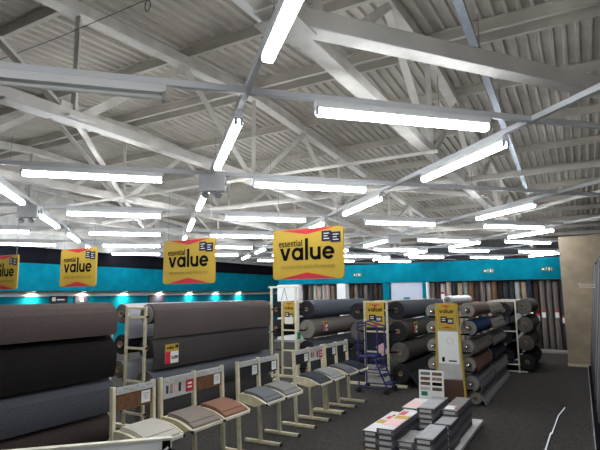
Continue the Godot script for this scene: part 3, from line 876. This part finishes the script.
# ---------------------------------------------------------------- sample stands
func stand(label: String, us: Array, cards: Array) -> void:
	# columns at the given u; the shelf slopes towards the aisle (+X)
	var vb := 3.36
	var t := thing("sample_stand", label, "sample stand", P(us[0], 0, vb))
	var u0: float = us[0]
	for u in us:
		var z := -(float(u) - u0)
		var st := begin(); beam(st, Vector3(0, 0.02, z), Vector3(-0.04, 0.96, z), 0.04, 0.035, 0.004); obj("column", st, M.cream, t)
		st = begin(); beam(st, Vector3(-0.21, 0.018, z), Vector3(0.27, 0.018, z), 0.045, 0.035, 0.004); var foot := obj("foot", st, M.cream, t)
		st = begin(); box(st, Vector3(0.276, 0.018, z), Vector3(0.014, 0.037, 0.048)); obj("foot_cap", st, M.rubber, foot)
	for i in us.size() - 1:
		var z0 := -(float(us[i]) - u0)
		var z1 := -(float(us[i + 1]) - u0)
		var zm := (z0 + z1) / 2
		var L := z0 - z1
		var st := begin(); box(st, Vector3(-0.02, 0.925, zm), Vector3(0.014, 0.055, L - 0.04)); var hd := obj("header_strip", st, M.steel_dim, t)
		st = begin()
		for k in 6:
			box(st, Vector3(-0.012, 0.925 + 0.008 * ((k % 2) * 2 - 1), z0 - L * (k + 0.8) / 7.0), Vector3(0.002, 0.012, L * (0.06 + 0.03 * (k % 3))))
		obj("header_print", st, M.socket, hd).set_meta("kind", "stuff")
		var kind: String = cards[i]
		var card_m: Material = M.timber if kind == "brown" else (M.steel_dim if kind == "photo" else M.end_dark)
		st = begin(); box(st, Vector3(-0.025, 0.83, zm), Vector3(0.01, 0.13, L - 0.05)); var cd := obj("info_card", st, card_m, t)
		if kind == "photo":
			for k in 4:
				st = begin(); box(st, Vector3(-0.018, 0.845, z0 - 0.07 - 0.055 * k), Vector3(0.003, 0.07 + 0.01 * (k % 2), 0.028)); obj("picture", st, [M.blue_paint, M.timber_pale, M.pink, M.end_dark][k], cd)
			st = begin(); box(st, Vector3(-0.018, 0.84, z1 + 0.08), Vector3(0.004, 0.11, 0.1)); var promo := obj("red_label", st, M.red, cd)
			st = begin()
			for k in 2:
				box(st, Vector3(-0.0155, 0.86 - 0.035 * k, z1 + 0.08), Vector3(0.002, 0.016, 0.06))
			obj("label_print", st, M.white, promo).set_meta("kind", "stuff")
		else:
			st = begin(); box(st, Vector3(-0.018, 0.835, z1 + 0.1), Vector3(0.003, 0.1, 0.1)); var lab := obj("white_label", st, M.white, cd)
			st = begin()
			for k in 3:
				box(st, Vector3(-0.016, 0.862 - 0.02 * k, z1 + 0.1), Vector3(0.002, 0.007, 0.07 - 0.015 * k))
			obj("label_print", st, M.socket, lab).set_meta("kind", "stuff")
		# curved shelf with lip and cheeks
		st = begin()
		var arc := shelf_curve(0.0)
		var low := shelf_curve(-0.014)
		var poly := PackedVector2Array(arc)
		for k in range(low.size() - 1, -1, -1):
			poly.append(low[k])
		if Geometry2D.is_polygon_clockwise(poly):
			poly.reverse()
		extrude(st, poly, z1 + 0.012, z0 - 0.012)
		var sh := obj("shelf", st, M.cream, t)
		st = begin(); beam(st, Vector3(0.335, 0.53, z0 - 0.005), Vector3(0.335, 0.53, z1 + 0.005), 0.016, 0.028, 0.003); obj("lip", st, M.cream_pale, sh)
		for z in [z0 - 0.008, z1 + 0.008]:
			st = begin(); tube(st, Vector3(0.345, 0.53, z - 0.006), Vector3(0.345, 0.53, z + 0.006), 0.014, 8); obj("lip_cap", st, M.rubber, sh)
	for e in [0.0, -(float(us[-1]) - u0)]:
		var st := begin()
		var arc := shelf_curve(0.004)
		var poly := PackedVector2Array(arc)
		poly.append(Vector2(0.2, 0.5))
		poly.append(Vector2(-0.02, 0.54))
		if Geometry2D.is_polygon_clockwise(poly):
			poly.reverse()
		extrude(st, poly, e - 0.008, e + 0.008)
		obj("cheek", st, M.cream, t)

func shelf_curve(lift: float) -> Array:
	var a := []
	for k in 9:
		var f := k / 8.0
		a.append(Vector2(-0.02 + 0.35 * f, 0.618 + 0.02 * sin(f * PI * 0.8) - 0.03 * f - 0.055 * f * f + lift))
	return a

func sample(label: String, m: Material, u0: float, u1: float) -> void:
	var t := thing("carpet_sample", label, "carpet sample", P((u0 + u1) / 2, 0.6, 3.36), 0.0, "carpet samples on the cream stands")
	for layer in 3:
		var st := begin()
		var arc := shelf_curve(0.001 + 0.009 * layer - 0.6)
		var up := shelf_curve(0.0095 + 0.009 * layer - 0.6)
		var poly := PackedVector2Array()
		for k in range(1, 8 if layer == 2 else 9):
			poly.append(arc[k] - Vector2(0.004 * layer, 0))
		for k in range((7 if layer == 2 else 8), 0, -1):
			poly.append(up[k] - Vector2(0.004 * layer, 0))
		if Geometry2D.is_polygon_clockwise(poly):
			poly.reverse()
		var hw := (u1 - u0) / 2 - 0.035 - 0.006 * layer
		extrude(st, poly, -hw, hw)
		obj("sample_sheet", st, m, t)

func build_stands() -> void:
	stand("cream sample stand with one bay holding an ivory sample", [2.92, 3.36], ["brown"])
	stand("cream sample stand with red label and greige and rust samples", [3.45, 3.9, 4.34], ["photo", "brown"])
	stand("cream sample stand holding mid-grey and streaky grey samples", [4.62, 5.03, 5.45], ["grey", "grey"])
	stand("cream sample stand holding charcoal and light grey samples", [5.87, 6.28, 6.7], ["grey", "photo"])
	stand("cream sample stand holding slate and blue-black samples beside blue steps", [6.78, 7.17, 7.58], ["grey", "grey"])
	var list := [["ivory carpet sample on the single-bay stand", rgb(226, 220, 206), 2.92, 3.36], ["greige carpet sample below the red label", rgb(158, 146, 136), 3.45, 3.9], ["rust-brown carpet sample next to the greige one", rgb(160, 118, 100), 3.9, 4.34], ["mid-grey carpet sample on a two-bay stand", rgb(122, 124, 128), 4.62, 5.03], ["streaky light grey carpet sample next to mid-grey one", rgb(166, 164, 162), 5.03, 5.45], ["charcoal carpet sample next to a light grey one", rgb(78, 82, 88), 5.87, 6.28], ["light grey carpet sample beside the charcoal one", rgb(160, 160, 160), 6.28, 6.7], ["slate grey carpet sample beside the blue-black one", rgb(112, 114, 118), 6.78, 7.17], ["blue-black carpet sample at the stand end by blue steps", rgb(54, 58, 70), 7.17, 7.58]]
	for i in list.size():
		var s: Array = list[i]
		sample(s[0], carpet(s[1], "fleck" if i == 4 else "pile", 6.0), s[2], s[3])
	# low cream counter front in the corner of the picture
	var t := thing("counter_panel", "cream counter panel with black corner bracket in front of stands", "counter", P(2.14, 0, 2.73), deg_to_rad(45.0))
	var st := begin(); box(st, Vector3(0.0, 0.395, 0), Vector3(1.05, 0.79, 0.035), 0.006); obj("panel", st, M.white, t)
	st = begin(); box(st, Vector3(0.0, 0.797, 0), Vector3(1.05, 0.014, 0.05), 0.004); obj("top_trim", st, M.cream_pale, t)
	st = begin(); box(st, Vector3(0.49, 0.75, 0.03), Vector3(0.05, 0.08, 0.02), 0.004); obj("corner_bracket", st, M.black, t)
	st = begin(); box(st, Vector3(0.49, 0.64, 0.06), Vector3(0.12, 0.22, 0.012), 0.0, Basis(Vector3.BACK, -0.5)); obj("leaflet_holder", st, M.black, t)
	st = begin(); beam(st, Vector3(0.38, 0.66, 0.07), Vector3(0.5, 0.76, 0.07), 0.012, 0.012); obj("holder_edge", st, M.white, t)
	for s in [-0.45, 0.45]:
		st = begin(); beam(st, Vector3(s, 0, -0.035), Vector3(s, 0.76, -0.035), 0.04, 0.04); obj("leg", st, M.cream, t)

# ---------------------------------------------------------------- other furniture
func build_goalpost() -> void:
	var t := thing("goalpost_stand", "tall cream goalpost frame with a hanging wire triangle", "stand", P(8.55, 0, 5.17))
	var st: SurfaceTool
	for s in [-0.28, 0.28]:
		st = begin(); beam(st, Vector3(s, 0, 0), Vector3(s, 1.84, 0), 0.045, 0.03, 0.004); obj("post", st, M.cream_pale, t)
		st = begin(); beam(st, Vector3(s, 0.02, -0.2), Vector3(s, 0.02, 0.2), 0.05, 0.04, 0.004); obj("foot", st, M.cream_pale, t)
	st = begin(); beam(st, Vector3(-0.34, 1.84, 0), Vector3(0.32, 1.84, 0), 0.04, 0.035, 0.004); obj("top_bar", st, M.cream_pale, t)
	st = begin(); pipe(st, [Vector3(-0.05, 1.58, 0), Vector3(0.02, 1.82, 0), Vector3(0.09, 1.58, 0)], 0.005, 6); obj("wire_triangle", st, M.cable, t)

func build_steps() -> void:
	var t := thing("step_trolley", "blue tubular wheeled steps in front of the navy panel", "steps", P(8.5, 0, 3.28))
	# climbs towards -X (away from the aisle); low end at +X
	var st: SurfaceTool
	for z in [0.18, -0.18]:
		st = begin(); pipe(st, [Vector3(-0.22, 0.08, z), Vector3(-0.22, 1.18, z), Vector3(-0.16, 1.2, z), Vector3(0.14, 1.12, z), Vector3(0.14, 0.62, z)], 0.014); obj("handrail", st, M.blue_paint, t)
		st = begin(); pipe(st, [Vector3(-0.22, 0.6, z), Vector3(0.05, 0.62, z), Vector3(0.29, 0.1, z)], 0.015); obj("stringer", st, M.blue_paint, t)
		st = begin(); pipe(st, [Vector3(-0.22, 0.1, z), Vector3(0.3, 0.1, z)], 0.013); obj("base_rail", st, M.blue_paint, t)
		st = begin(); pipe(st, [Vector3(-0.22, 0.34, z), Vector3(0.16, 0.34, z)], 0.01); obj("side_rail", st, M.blue_paint, t)
		for x in [-0.22, 0.29]:
			st = begin(); lathe(st, [Vector2(0, -0.02), Vector2(0.045, -0.02), Vector2(0.05, -0.012), Vector2(0.05, 0.012), Vector2(0.045, 0.02), Vector2(0, 0.02)], 18, Transform3D(Basis.IDENTITY, Vector3(x, 0.05, z + 0.03 * signf(z)))); obj("wheel", st, M.rubber, t)
			st = begin(); tube(st, Vector3(x, 0.05, z), Vector3(x, 0.11, z), 0.012, 6); obj("castor_fork", st, M.blue_paint, t)
	for k in 4:
		var f := (k + 0.5) / 4.0
		var step := Node3D.new()
		step.name = "step"
		step.position = Vector3(0.05 + 0.24 * f, 0.62 - 0.52 * f, 0)
		t.add_child(step, true)
		for s in 3:
			st = begin(); beam(st, Vector3(-0.05 + 0.05 * s, 0, -0.18), Vector3(-0.05 + 0.05 * s, 0, 0.18), 0.03, 0.016, 0.003); obj("tread_bar", st, M.blue_paint, step)
	var plat := Node3D.new()
	plat.name = "platform"
	plat.position = Vector3(-0.09, 0.61, 0)
	t.add_child(plat, true)
	for s in 5:
		st = begin(); beam(st, Vector3(-0.12 + 0.06 * s, 0, -0.18), Vector3(-0.12 + 0.06 * s, 0, 0.18), 0.036, 0.016, 0.003); obj("platform_bar", st, M.blue_paint, plat)
	for y in [0.85, 1.12]:
		st = begin(); tube(st, Vector3(-0.22, y, -0.18), Vector3(-0.22, y, 0.18), 0.012, 8); obj("rear_rail", st, M.blue_paint, t)

func floor_box(label: String, top: Material, side: Material, u0: float, u1: float, v0: float, v1: float, y: float, h: float, marks: Array, skew := 0.0) -> void:
	var t := thing("flooring_box", label, "box", P((u0 + u1) / 2, y, (v0 + v1) / 2), skew, "boxes of flooring planks stacked by the aisle rack")
	var w := absf(v1 - v0) - 0.006
	var L := u1 - u0
	var st := begin(); box(st, Vector3(0, h / 2, 0), Vector3(w, h - 0.004, L), 0.004); obj("carton", st, side, t)
	st = begin(); box(st, Vector3(0, h - 0.0005, 0), Vector3(w - 0.006, 0.003, L - 0.006)); obj("top_print", st, top, t)
	for m in marks:
		st = begin(); box(st, Vector3(w * float(m[1]), h + 0.0015, L * float(m[2])), Vector3(w * float(m[3]), 0.003, L * float(m[4])), 0.0); obj("print_field", st, M[m[0]], t)
	st = begin(); box(st, Vector3(0, h * 0.5, L / 2 + 0.001), Vector3(w * 0.7, h * 0.55, 0.003)); obj("end_label", st, M.steel_dim, t)

func build_boxes() -> void:
	var st: SurfaceTool
	var base := thing("display_platform", "low pale metal platform under the stacked flooring boxes", "platform", P(5.85, 0, 1.66))
	st = begin(); box(st, Vector3(0, 0.05, 0), Vector3(0.86, 0.03, 2.3), 0.004); obj("deck", st, M.steel_dim, base)
	for x in [-0.38, 0.0, 0.38]:
		st = begin(); box(st, Vector3(x, 0.018, 0), Vector3(0.07, 0.036, 2.3), 0.004); obj("runner", st, M.steel_dim, base)
	var carton := mat(rgb(96, 96, 100), 0.6)
	var carton_dark := mat(rgb(58, 58, 64), 0.6)
	var gtop: Material = M.timber_grey
	var wtop: Material = mat(rgb(192, 188, 187), 0.5)
	var y0 := 0.066
	var hgt := 0.054
	var stacks := [
		{"n": "outermost stack with yellow label", "u": [4.88, 5.78], "v": [1.87, 2.03], "k": 5, "top": wtop, "m": [["yellow", 0.0, 0.05, 0.8, 0.16], ["black", 0.2, -0.3, 0.4, 0.06], ["red", 0.1, -0.18, 0.6, 0.14]], "brown": true},
		{"n": "white-topped stack with yellow and red print", "u": [4.82, 5.7], "v": [1.68, 1.86], "k": 6, "top": wtop, "m": [["pink", 0.0, 0.18, 0.9, 0.3], ["yellow", 0.05, -0.08, 0.8, 0.14], ["red", -0.2, -0.3, 0.4, 0.2]]},
		{"n": "plain grey front stack", "u": [4.86, 5.3], "v": [1.5, 1.67], "k": 4, "top": gtop, "m": []},
		{"n": "light grey-topped front stack", "u": [4.84, 5.42], "v": [1.31, 1.49], "k": 5, "top": M.timber_grey, "m": [["print_grey", 0.0, 0.0, 0.96, 0.9]]},
		{"n": "light grey-topped middle stack", "u": [5.45, 5.84], "v": [1.28, 1.46], "k": 5, "top": gtop, "m": [["print_grey", 0.0, 0.05, 0.9, 0.8]]},
		{"n": "tall stack with pink and white top", "u": [5.8, 6.36], "v": [1.74, 1.92], "k": 6, "top": wtop, "m": [["pink", 0.0, 0.1, 0.9, 0.5]]},
		{"n": "tall grey-topped stack beside the swatch board", "u": [5.6, 6.3], "v": [1.49, 1.68], "k": 7, "top": gtop, "m": [["print_grey", 0.0, 0.1, 0.94, 0.7]]},
		{"n": "brown-grey stack with red-printed label", "u": [5.87, 6.66], "v": [1.3, 1.48], "k": 6, "top": M.timber_grey, "m": [["white", -0.1, 0.3, 0.6, 0.24], ["red", 0.25, 0.26, 0.3, 0.14]]},
	]
	for s in stacks:
		for k in s["k"]:
			var last: bool = k == int(s["k"]) - 1
			var jig := 0.004 * sin(k * 2.7 + s["u"][0] * 5.0)
			var where: String = "topmost box" if last else ("lowest box" if k == 0 else "box %s from the bottom" % ["", "second", "third", "fourth", "fifth", "sixth"][k])
			var side: Material = M.timber if s.has("brown") and k == 1 else (carton_dark if k % 2 == 0 else carton)
			floor_box("flooring box, %s of the %s" % [where, s["n"]], s["top"] if last else gtop, side, s["u"][0] + jig, s["u"][1] + jig, s["v"][0], s["v"][1], y0 + k * hgt, hgt, s["m"] if last else [])
	# swatch board
	var b := thing("swatch_board", "white board of wood swatches standing behind the flooring boxes", "display board", P(7.4, 0, 2.0))
	var tilt := Basis(Vector3.RIGHT, -0.1)
	st = begin(); box(st, Vector3(0, 0.29, 0), Vector3(0.36, 0.58, 0.012), 0.004); put("board", done(st), M.white, b, Vector3.ZERO, tilt)
	var cols := ["timber_grey", "timber", "timber", "timber_pale", "timber", "black", "steel_dim", "timber"]
	for k in 8:
		st = begin(); box(st, Vector3(-0.085 if k % 2 == 0 else 0.085, 0.53 - 0.07 * (k / 2), 0.008), Vector3(0.14, 0.045, 0.006)); put("swatch", done(st), M[cols[k]], b, Vector3.ZERO, tilt)
	st = begin(); box(st, Vector3(-0.1, 0.25, 0.008), Vector3(0.09, 0.06, 0.004)); put("green_label", done(st), M.green, b, Vector3.ZERO, tilt)
	st = begin()
	for k in 4:
		box(st, Vector3(-0.12 + 0.08 * k, 0.16, 0.008), Vector3(0.05, 0.025, 0.004))
	put("red_print", done(st), M.red, b, Vector3.ZERO, tilt).set_meta("kind", "stuff")
	# metal edging strip left on the floor
	var strip := thing("edging_strip", "thin shiny metal edging strip lying on the bare aisle floor", "metal strip", P(6.0, 0, 0.47))
	st = begin()
	beam(st, P(0, 0.006, 0), P(0.95, 0.006, -0.02), 0.014, 0.01, 0.002)
	beam(st, P(0.9, 0.012, -0.035), P(1.9, 0.02, -0.07), 0.012, 0.01, 0.002)
	beam(st, P(1.88, 0.02, -0.07), P(2.3, 0.05, -0.14), 0.012, 0.01, 0.002)
	obj("strip", st, M.alu, strip)

# ---------------------------------------------------------------- standing rolls, signs on the partition, right-hand display
func standing_roll(label: String, group: String, m: Material, u: float, v: float, r: float, h: float, y0 := 0.06, tag_y := 0.0, lean := 0.0) -> void:
	var t := thing("standing_carpet_roll", label, "carpet roll", P(u, y0, v), 0.0, group)
	var st := begin()
	var up := Transform3D(Basis(Vector3.RIGHT, -PI / 2) , Vector3.ZERO)
	var prof := [Vector2(0, 0), Vector2(r, 0)]
	for k in range(1, 6):
		prof.append(Vector2(r + 0.003 * sin(k * 1.9 + v * 7.0), h * k / 5.0))
	prof.append(Vector2(r - 0.02, h))
	prof.append(Vector2(0.03, h - 0.01))
	prof.append(Vector2(0, h - 0.05))
	lathe(st, prof, 18, up)
	# the free edge of the carpet wraps round the roll as a thin ridge
	beam(st, Vector3(r * 0.55, 0.0, r * 0.86), Vector3(r * 0.55, h, r * 0.86), 0.016, 0.012)
	obj("pile", st, m, t)
	t.rotation.z = lean
	if tag_y > 0.0:
		st = begin(); box(st, Vector3(0.0, tag_y, r + 0.012), Vector3(0.1, 0.22, 0.004)); var tg := obj("price_tag", st, M.white, t)
		st = begin(); box(st, Vector3(0.0, tag_y + 0.075, r + 0.0145), Vector3(0.1, 0.07, 0.002)); obj("red_stripe", st, M.red, tg)

func build_displays() -> void:
	var names := {"charcoal": rgb(62, 64, 68), "dark brown": rgb(74, 62, 57), "taupe": rgb(122, 112, 106), "mushroom": rgb(140, 126, 116), "beige": rgb(176, 156, 134), "pale grey": rgb(168, 168, 166), "black-brown": rgb(50, 44, 43), "chestnut": rgb(120, 88, 70), "pale pink-beige": rgb(200, 178, 166), "navy-grey": rgb(56, 62, 72), "sage grey": rgb(140, 150, 138), "white": rgb(206, 204, 202)}
	var mats := {}
	for n in names:
		mats[n] = carpet(names[n], "pile", 2.0)
	var row := [[0.3, "black-brown", 0.0], [0.47, "charcoal", 0.85], [0.64, "taupe", 1.0], [0.81, "taupe", 0.0], [0.98, "taupe", 1.0], [1.145, "dark brown", 0.9], [1.31, "navy-grey", 1.0], [1.475, "beige", 0.5], [1.64, "pale grey", 0.0], [1.805, "charcoal", 0.0], [1.97, "charcoal", 0.0], [2.12, "black-brown", 0.0], [2.29, "chestnut", 0.0], [2.46, "mushroom", 0.0], [2.63, "taupe", 0.0], [2.8, "dark brown", 0.0], [2.97, "chestnut", 0.0], [3.14, "sage grey", 0.0], [3.31, "beige", 0.0], [3.48, "charcoal", 0.0], [3.66, "pale pink-beige", 0.0], [3.84, "white", 1.55], [4.0, "dark brown", 0.0], [4.17, "mushroom", 0.0],
		[5.92, "dark brown", 0.0], [6.1, "dark brown", 0.0], [6.28, "charcoal", 0.0], [6.46, "taupe", 0.0], [6.64, "charcoal", 0.0], [6.82, "mushroom", 0.0], [7.0, "dark brown", 0.0], [7.55, "dark brown", 0.0], [7.73, "mushroom", 0.0], [7.91, "pale pink-beige", 0.0], [8.09, "white", 0.0], [8.27, "pale pink-beige", 0.0], [8.45, "white", 0.0], [8.63, "taupe", 0.0], [8.82, "black-brown", 0.0]]
	for i in row.size():
		var r: Array = row[i]
		var n: String = r[1]
		var section := "on the right of the white board" if float(r[0]) < 5.0 else ("between teal divider and white pillar" if float(r[0]) < 7.1 else "between the two white pillars")
		section = section.replace("on the right of the white board", "under the exit signs")
		var lab := "%s carpet roll standing upright %s" % [n, section]
		if float(r[2]) > 0.0:
			lab = "%s carpet roll with red and white tag standing upright %s" % [n, section]
		standing_roll(lab, "standing carpet rolls under the teal band", mats[n], 16.2 + 0.02 * sin(i * 3.0), r[0], 0.074, 1.94 + 0.03 * sin(i * 2.3), 0.06, r[2])
	var st: SurfaceTool
	var wb := thing("white_board", "plain white board between teal dividers on the partition", "board", P(16.06, 0.25, 4.99))
	st = begin(); box(st, Vector3(0, 0.9, 0), Vector3(1.06, 1.78, 0.03), 0.006); obj("board", st, M.board_white, wb)
	st = begin(); box(st, Vector3(0.0, 1.28, 0.02), Vector3(0.2, 0.06, 0.01)); obj("teal_mark", st, M.teal, wb)
	for e in [[2.4, "nearer the white board"], [0.81, "nearest the tan return wall"], [6.68, "beside the white pillar"]]:
		var x := thing("exit_sign", "small green exit sign on the teal band " + e[1], "exit sign", P(15.985, 2.27, e[0]))
		st = begin(); box(st, Vector3(0, 0.065, 0), Vector3(0.34, 0.14, 0.016), 0.004); obj("plate", st, M.exit_green, x)
		st = begin()
		extrude(st, PackedVector2Array([Vector2(-0.13, 0.065), Vector2(-0.1, 0.035), Vector2(-0.1, 0.05), Vector2(-0.065, 0.05), Vector2(-0.065, 0.08), Vector2(-0.1, 0.08), Vector2(-0.1, 0.095)]), 0.008, 0.011)
		obj("arrow", st, M.white, x)
		st = begin()
		lathe(st, [Vector2(0.012, 0.0), Vector2(0.012, 0.004), Vector2(0, 0.004)], 10, Transform3D(Basis.IDENTITY, Vector3(-0.01, 0.108, 0.008)))
		beam(st, Vector3(-0.012, 0.095, 0.01), Vector3(-0.02, 0.06, 0.01), 0.02, 0.004, 0.0)
		beam(st, Vector3(-0.02, 0.06, 0.01), Vector3(0.01, 0.025, 0.01), 0.012, 0.004, 0.0)
		beam(st, Vector3(-0.02, 0.06, 0.01), Vector3(-0.045, 0.03, 0.01), 0.012, 0.004, 0.0)
		beam(st, Vector3(-0.03, 0.085, 0.01), Vector3(0.015, 0.07, 0.01), 0.01, 0.004, 0.0)
		obj("running_figure", st, M.white, x)
		st = begin(); box(st, Vector3(0.06, 0.065, 0.009), Vector3(0.035, 0.08, 0.003)); obj("doorway", st, M.white, x)
		st = begin(); box(st, Vector3(0.12, 0.065, 0.009), Vector3(0.03, 0.08, 0.003)); obj("doorway", st, M.print_grey, x)
	# posters on the teal recess
	for p in [[9.9, 0.6, "dark navy poster with white print on the teal recess"], [10.7, 0.5, "dark poster with orange patch on the teal recess"], [14.0, 0.85, "wide dark notice on the teal recess"]]:
		var o := thing("wall_poster", p[2], "poster", P(p[0], 1.25, 14.08))
		st = begin(); box(st, Vector3(0, 0.25, 0), Vector3(0.02, 0.46, p[1]), 0.003); obj("sheet", st, M.navy, o)
		if p[0] < 10.0:
			st = begin(); box(st, Vector3(0.012, 0.38, 0.18), Vector3(0.004, 0.12, 0.12)); box(st, Vector3(0.012, 0.36, -0.05), Vector3(0.004, 0.04, 0.26)); obj("print", st, M.white, o)
		elif p[0] < 11.0:
			st = begin(); box(st, Vector3(0.012, 0.34, 0.0), Vector3(0.004, 0.1, 0.12)); obj("print", st, M.timber_pale, o)
	# soffit downlights washing the teal recess
	for k in 9:
		var u := 5.6 + 1.7 * k
		var d := thing("downlight", "small white downlight under the teal fascia", "light", P(u, 1.868, 13.96), 0.0, "downlights under the teal fascia")
		st = begin(); lathe(st, [Vector2(0, -0.012), Vector2(0.05, -0.012), Vector2(0.06, 0.0), Vector2(0.06, 0.008), Vector2(0, 0.008)], 16, Transform3D(Basis(Vector3.RIGHT, PI / 2), Vector3.ZERO)); obj("bezel", st, M.batten, d)
		st = begin(); lathe(st, [Vector2(0, 0.0), Vector2(0.04, 0.0), Vector2(0.04, 0.004), Vector2(0, 0.004)], 14, Transform3D(Basis(Vector3.RIGHT, PI / 2), Vector3(0, -0.012, 0))); obj("bulb_glass", st, glow(Color(1.0, 0.97, 0.9), 6.0), d)
		var l := SpotLight3D.new()
		l.name = "downlight_beam"
		l.light_color = Color(1.0, 0.96, 0.86)
		l.light_energy = 3.6
		l.light_size = 0.04
		l.spot_angle = 80.0
		l.spot_range = 20.0
		l.spot_attenuation = 2.0
		l.shadow_enabled = true
		l.position = Vector3(0, -0.03, 0)
		l.rotation_degrees = Vector3(-90, 0, 0)
		d.add_child(l, true)
	# right-hand display: low kerb, rolls leaning back on a board
	var kb := thing("display_plinth", "long low kerb plinth under the aisle-side leaning rolls", "plinth", P(9.75, 0, -0.3))
	st = begin(); box(st, Vector3(0, 0.02, 0), Vector3(0.58, 0.04, 6.8), 0.004); obj("kerb", st, M.navy_wall, kb)
	st = begin(); box(st, Vector3(-0.293, 0.022, 0), Vector3(0.012, 0.044, 6.8), 0.002); obj("edge_trim", st, M.alu, kb)
	var bb := thing("display_backboard", "grey backboard behind the leaning grey rolls", "board", P(9.75, 0, -0.68))
	st = begin(); box(st, Vector3(0, 1.1, 0), Vector3(0.04, 2.2, 6.8), 0.004); obj("board", st, M.far_wall, bb)
	var gcol := [["ash grey", rgb(112, 109, 110)], ["stone", rgb(146, 141, 137)], ["slate", rgb(84, 84, 94)], ["pale grey", rgb(158, 154, 150)], ["mid grey", rgb(120, 118, 118)], ["blue-grey", rgb(84, 90, 120)]]
	for i in 19:
		var u := 12.9 - 0.3 * i
		if i == 6:
			continue
		var c: Array = gcol[(i * 5 + i / 3) % 6]
		standing_roll("%s carpet roll leaning back on the low kerb plinth" % c[0], "rolls leaning on the kerb plinth", carpet(c[1]), u, -0.18, 0.125, 2.2 - 0.06 * (i % 3), 0.06, 1.35 if i in [4, 9, 15] else 0.0, -0.105)
	var rail := thing("display_rail", "dark rail with wire hooks among the leaning grey rolls", "rail", P(11.1, 0.04, -0.3))
	st = begin(); beam(st, Vector3(0, 0, 0), Vector3(0, 2.2, 0), 0.05, 0.04, 0.004); obj("post", st, M.navy_wall, rail)
	for k in 3:
		st = begin(); pipe(st, [Vector3(0, 1.72 + 0.03 * k, 0.02), Vector3(-0.3, 1.73 + 0.03 * k, 0.02), Vector3(-0.33, 1.76 + 0.03 * k, 0.02)], 0.006, 6); obj("hook", st, M.cream_pale, rail)

func build_signs() -> void:
	var u := 6.0
	var y0 := 1.9
	var sr := thing("sign_rail", "slim grey rail under the trusses carrying the hanging signs", "rail", P(u, 3.42, 0))
	var st := begin(); beam(st, P(0, 0, 1.4), P(0, 0, 13.2), 0.03, 0.04, 0.003); obj("rail", st, M.steel, sr)
	hanging_sign(u, 0.54 * u, 1.1, 0.7, y0, "yellow essential value sign hanging above the goalpost frame")
	hanging_sign(u, 0.895 * u, 1.06, 0.7, y0 - 0.02, "yellow essential value sign hanging over the taupe patterned roll")
	hanging_sign(u, 1.338 * u, 1.0, 0.7, y0 - 0.02, "yellow essential value sign hanging in front of the teal fascia above the brown roll")
	hanging_sign(u, 1.73 * u, 1.0, 0.7, y0 - 0.04, "yellow essential value sign at the end of the sign row farthest from the goalpost")

func _ready() -> void:
	rng.seed = 7
	# camera
	var cam := Camera3D.new()
	cam.name = "camera"
	cam.fov = 48.70
	cam.near = 0.05
	cam.far = 200.0
	cam.transform = Transform3D(Basis(Vector3.UP, deg_to_rad(29.18)) * Basis(Vector3.RIGHT, deg_to_rad(7.908)) * Basis(Vector3.BACK, deg_to_rad(-0.639)), Vector3(0, 1.7, 0))
	add_child(cam)
	cam.current = true
	# environment
	var we := WorldEnvironment.new()
	we.name = "environment"
	var env := Environment.new()
	env.background_mode = Environment.BG_COLOR
	env.background_color = Color(0.6, 0.65, 0.7)
	env.tonemap_mode = Environment.TONE_MAPPER_LINEAR
	env.tonemap_exposure = 1.0
	env.sdfgi_enabled = true
	env.ssao_enabled = true
	env.ssil_enabled = true
	we.environment = env
	add_child(we)
	# fonts and materials
	font = SystemFont.new()
	font.font_names = PackedStringArray(["Droid Sans"])
	var heavy := SystemFont.new()
	heavy.font_names = PackedStringArray(["Droid Sans"])
	heavy.font_weight = 700
	font_bold = FontVariation.new()
	font_bold.base_font = heavy
	make_materials()
	# structure
	build_floor_and_walls()
	build_roof()
	build_trusses()
	build_lamps()
	# objects
	build_racks()
	build_signs()
	build_goalpost()
	build_stands()
	build_steps()
	build_boxes()
	build_displays()
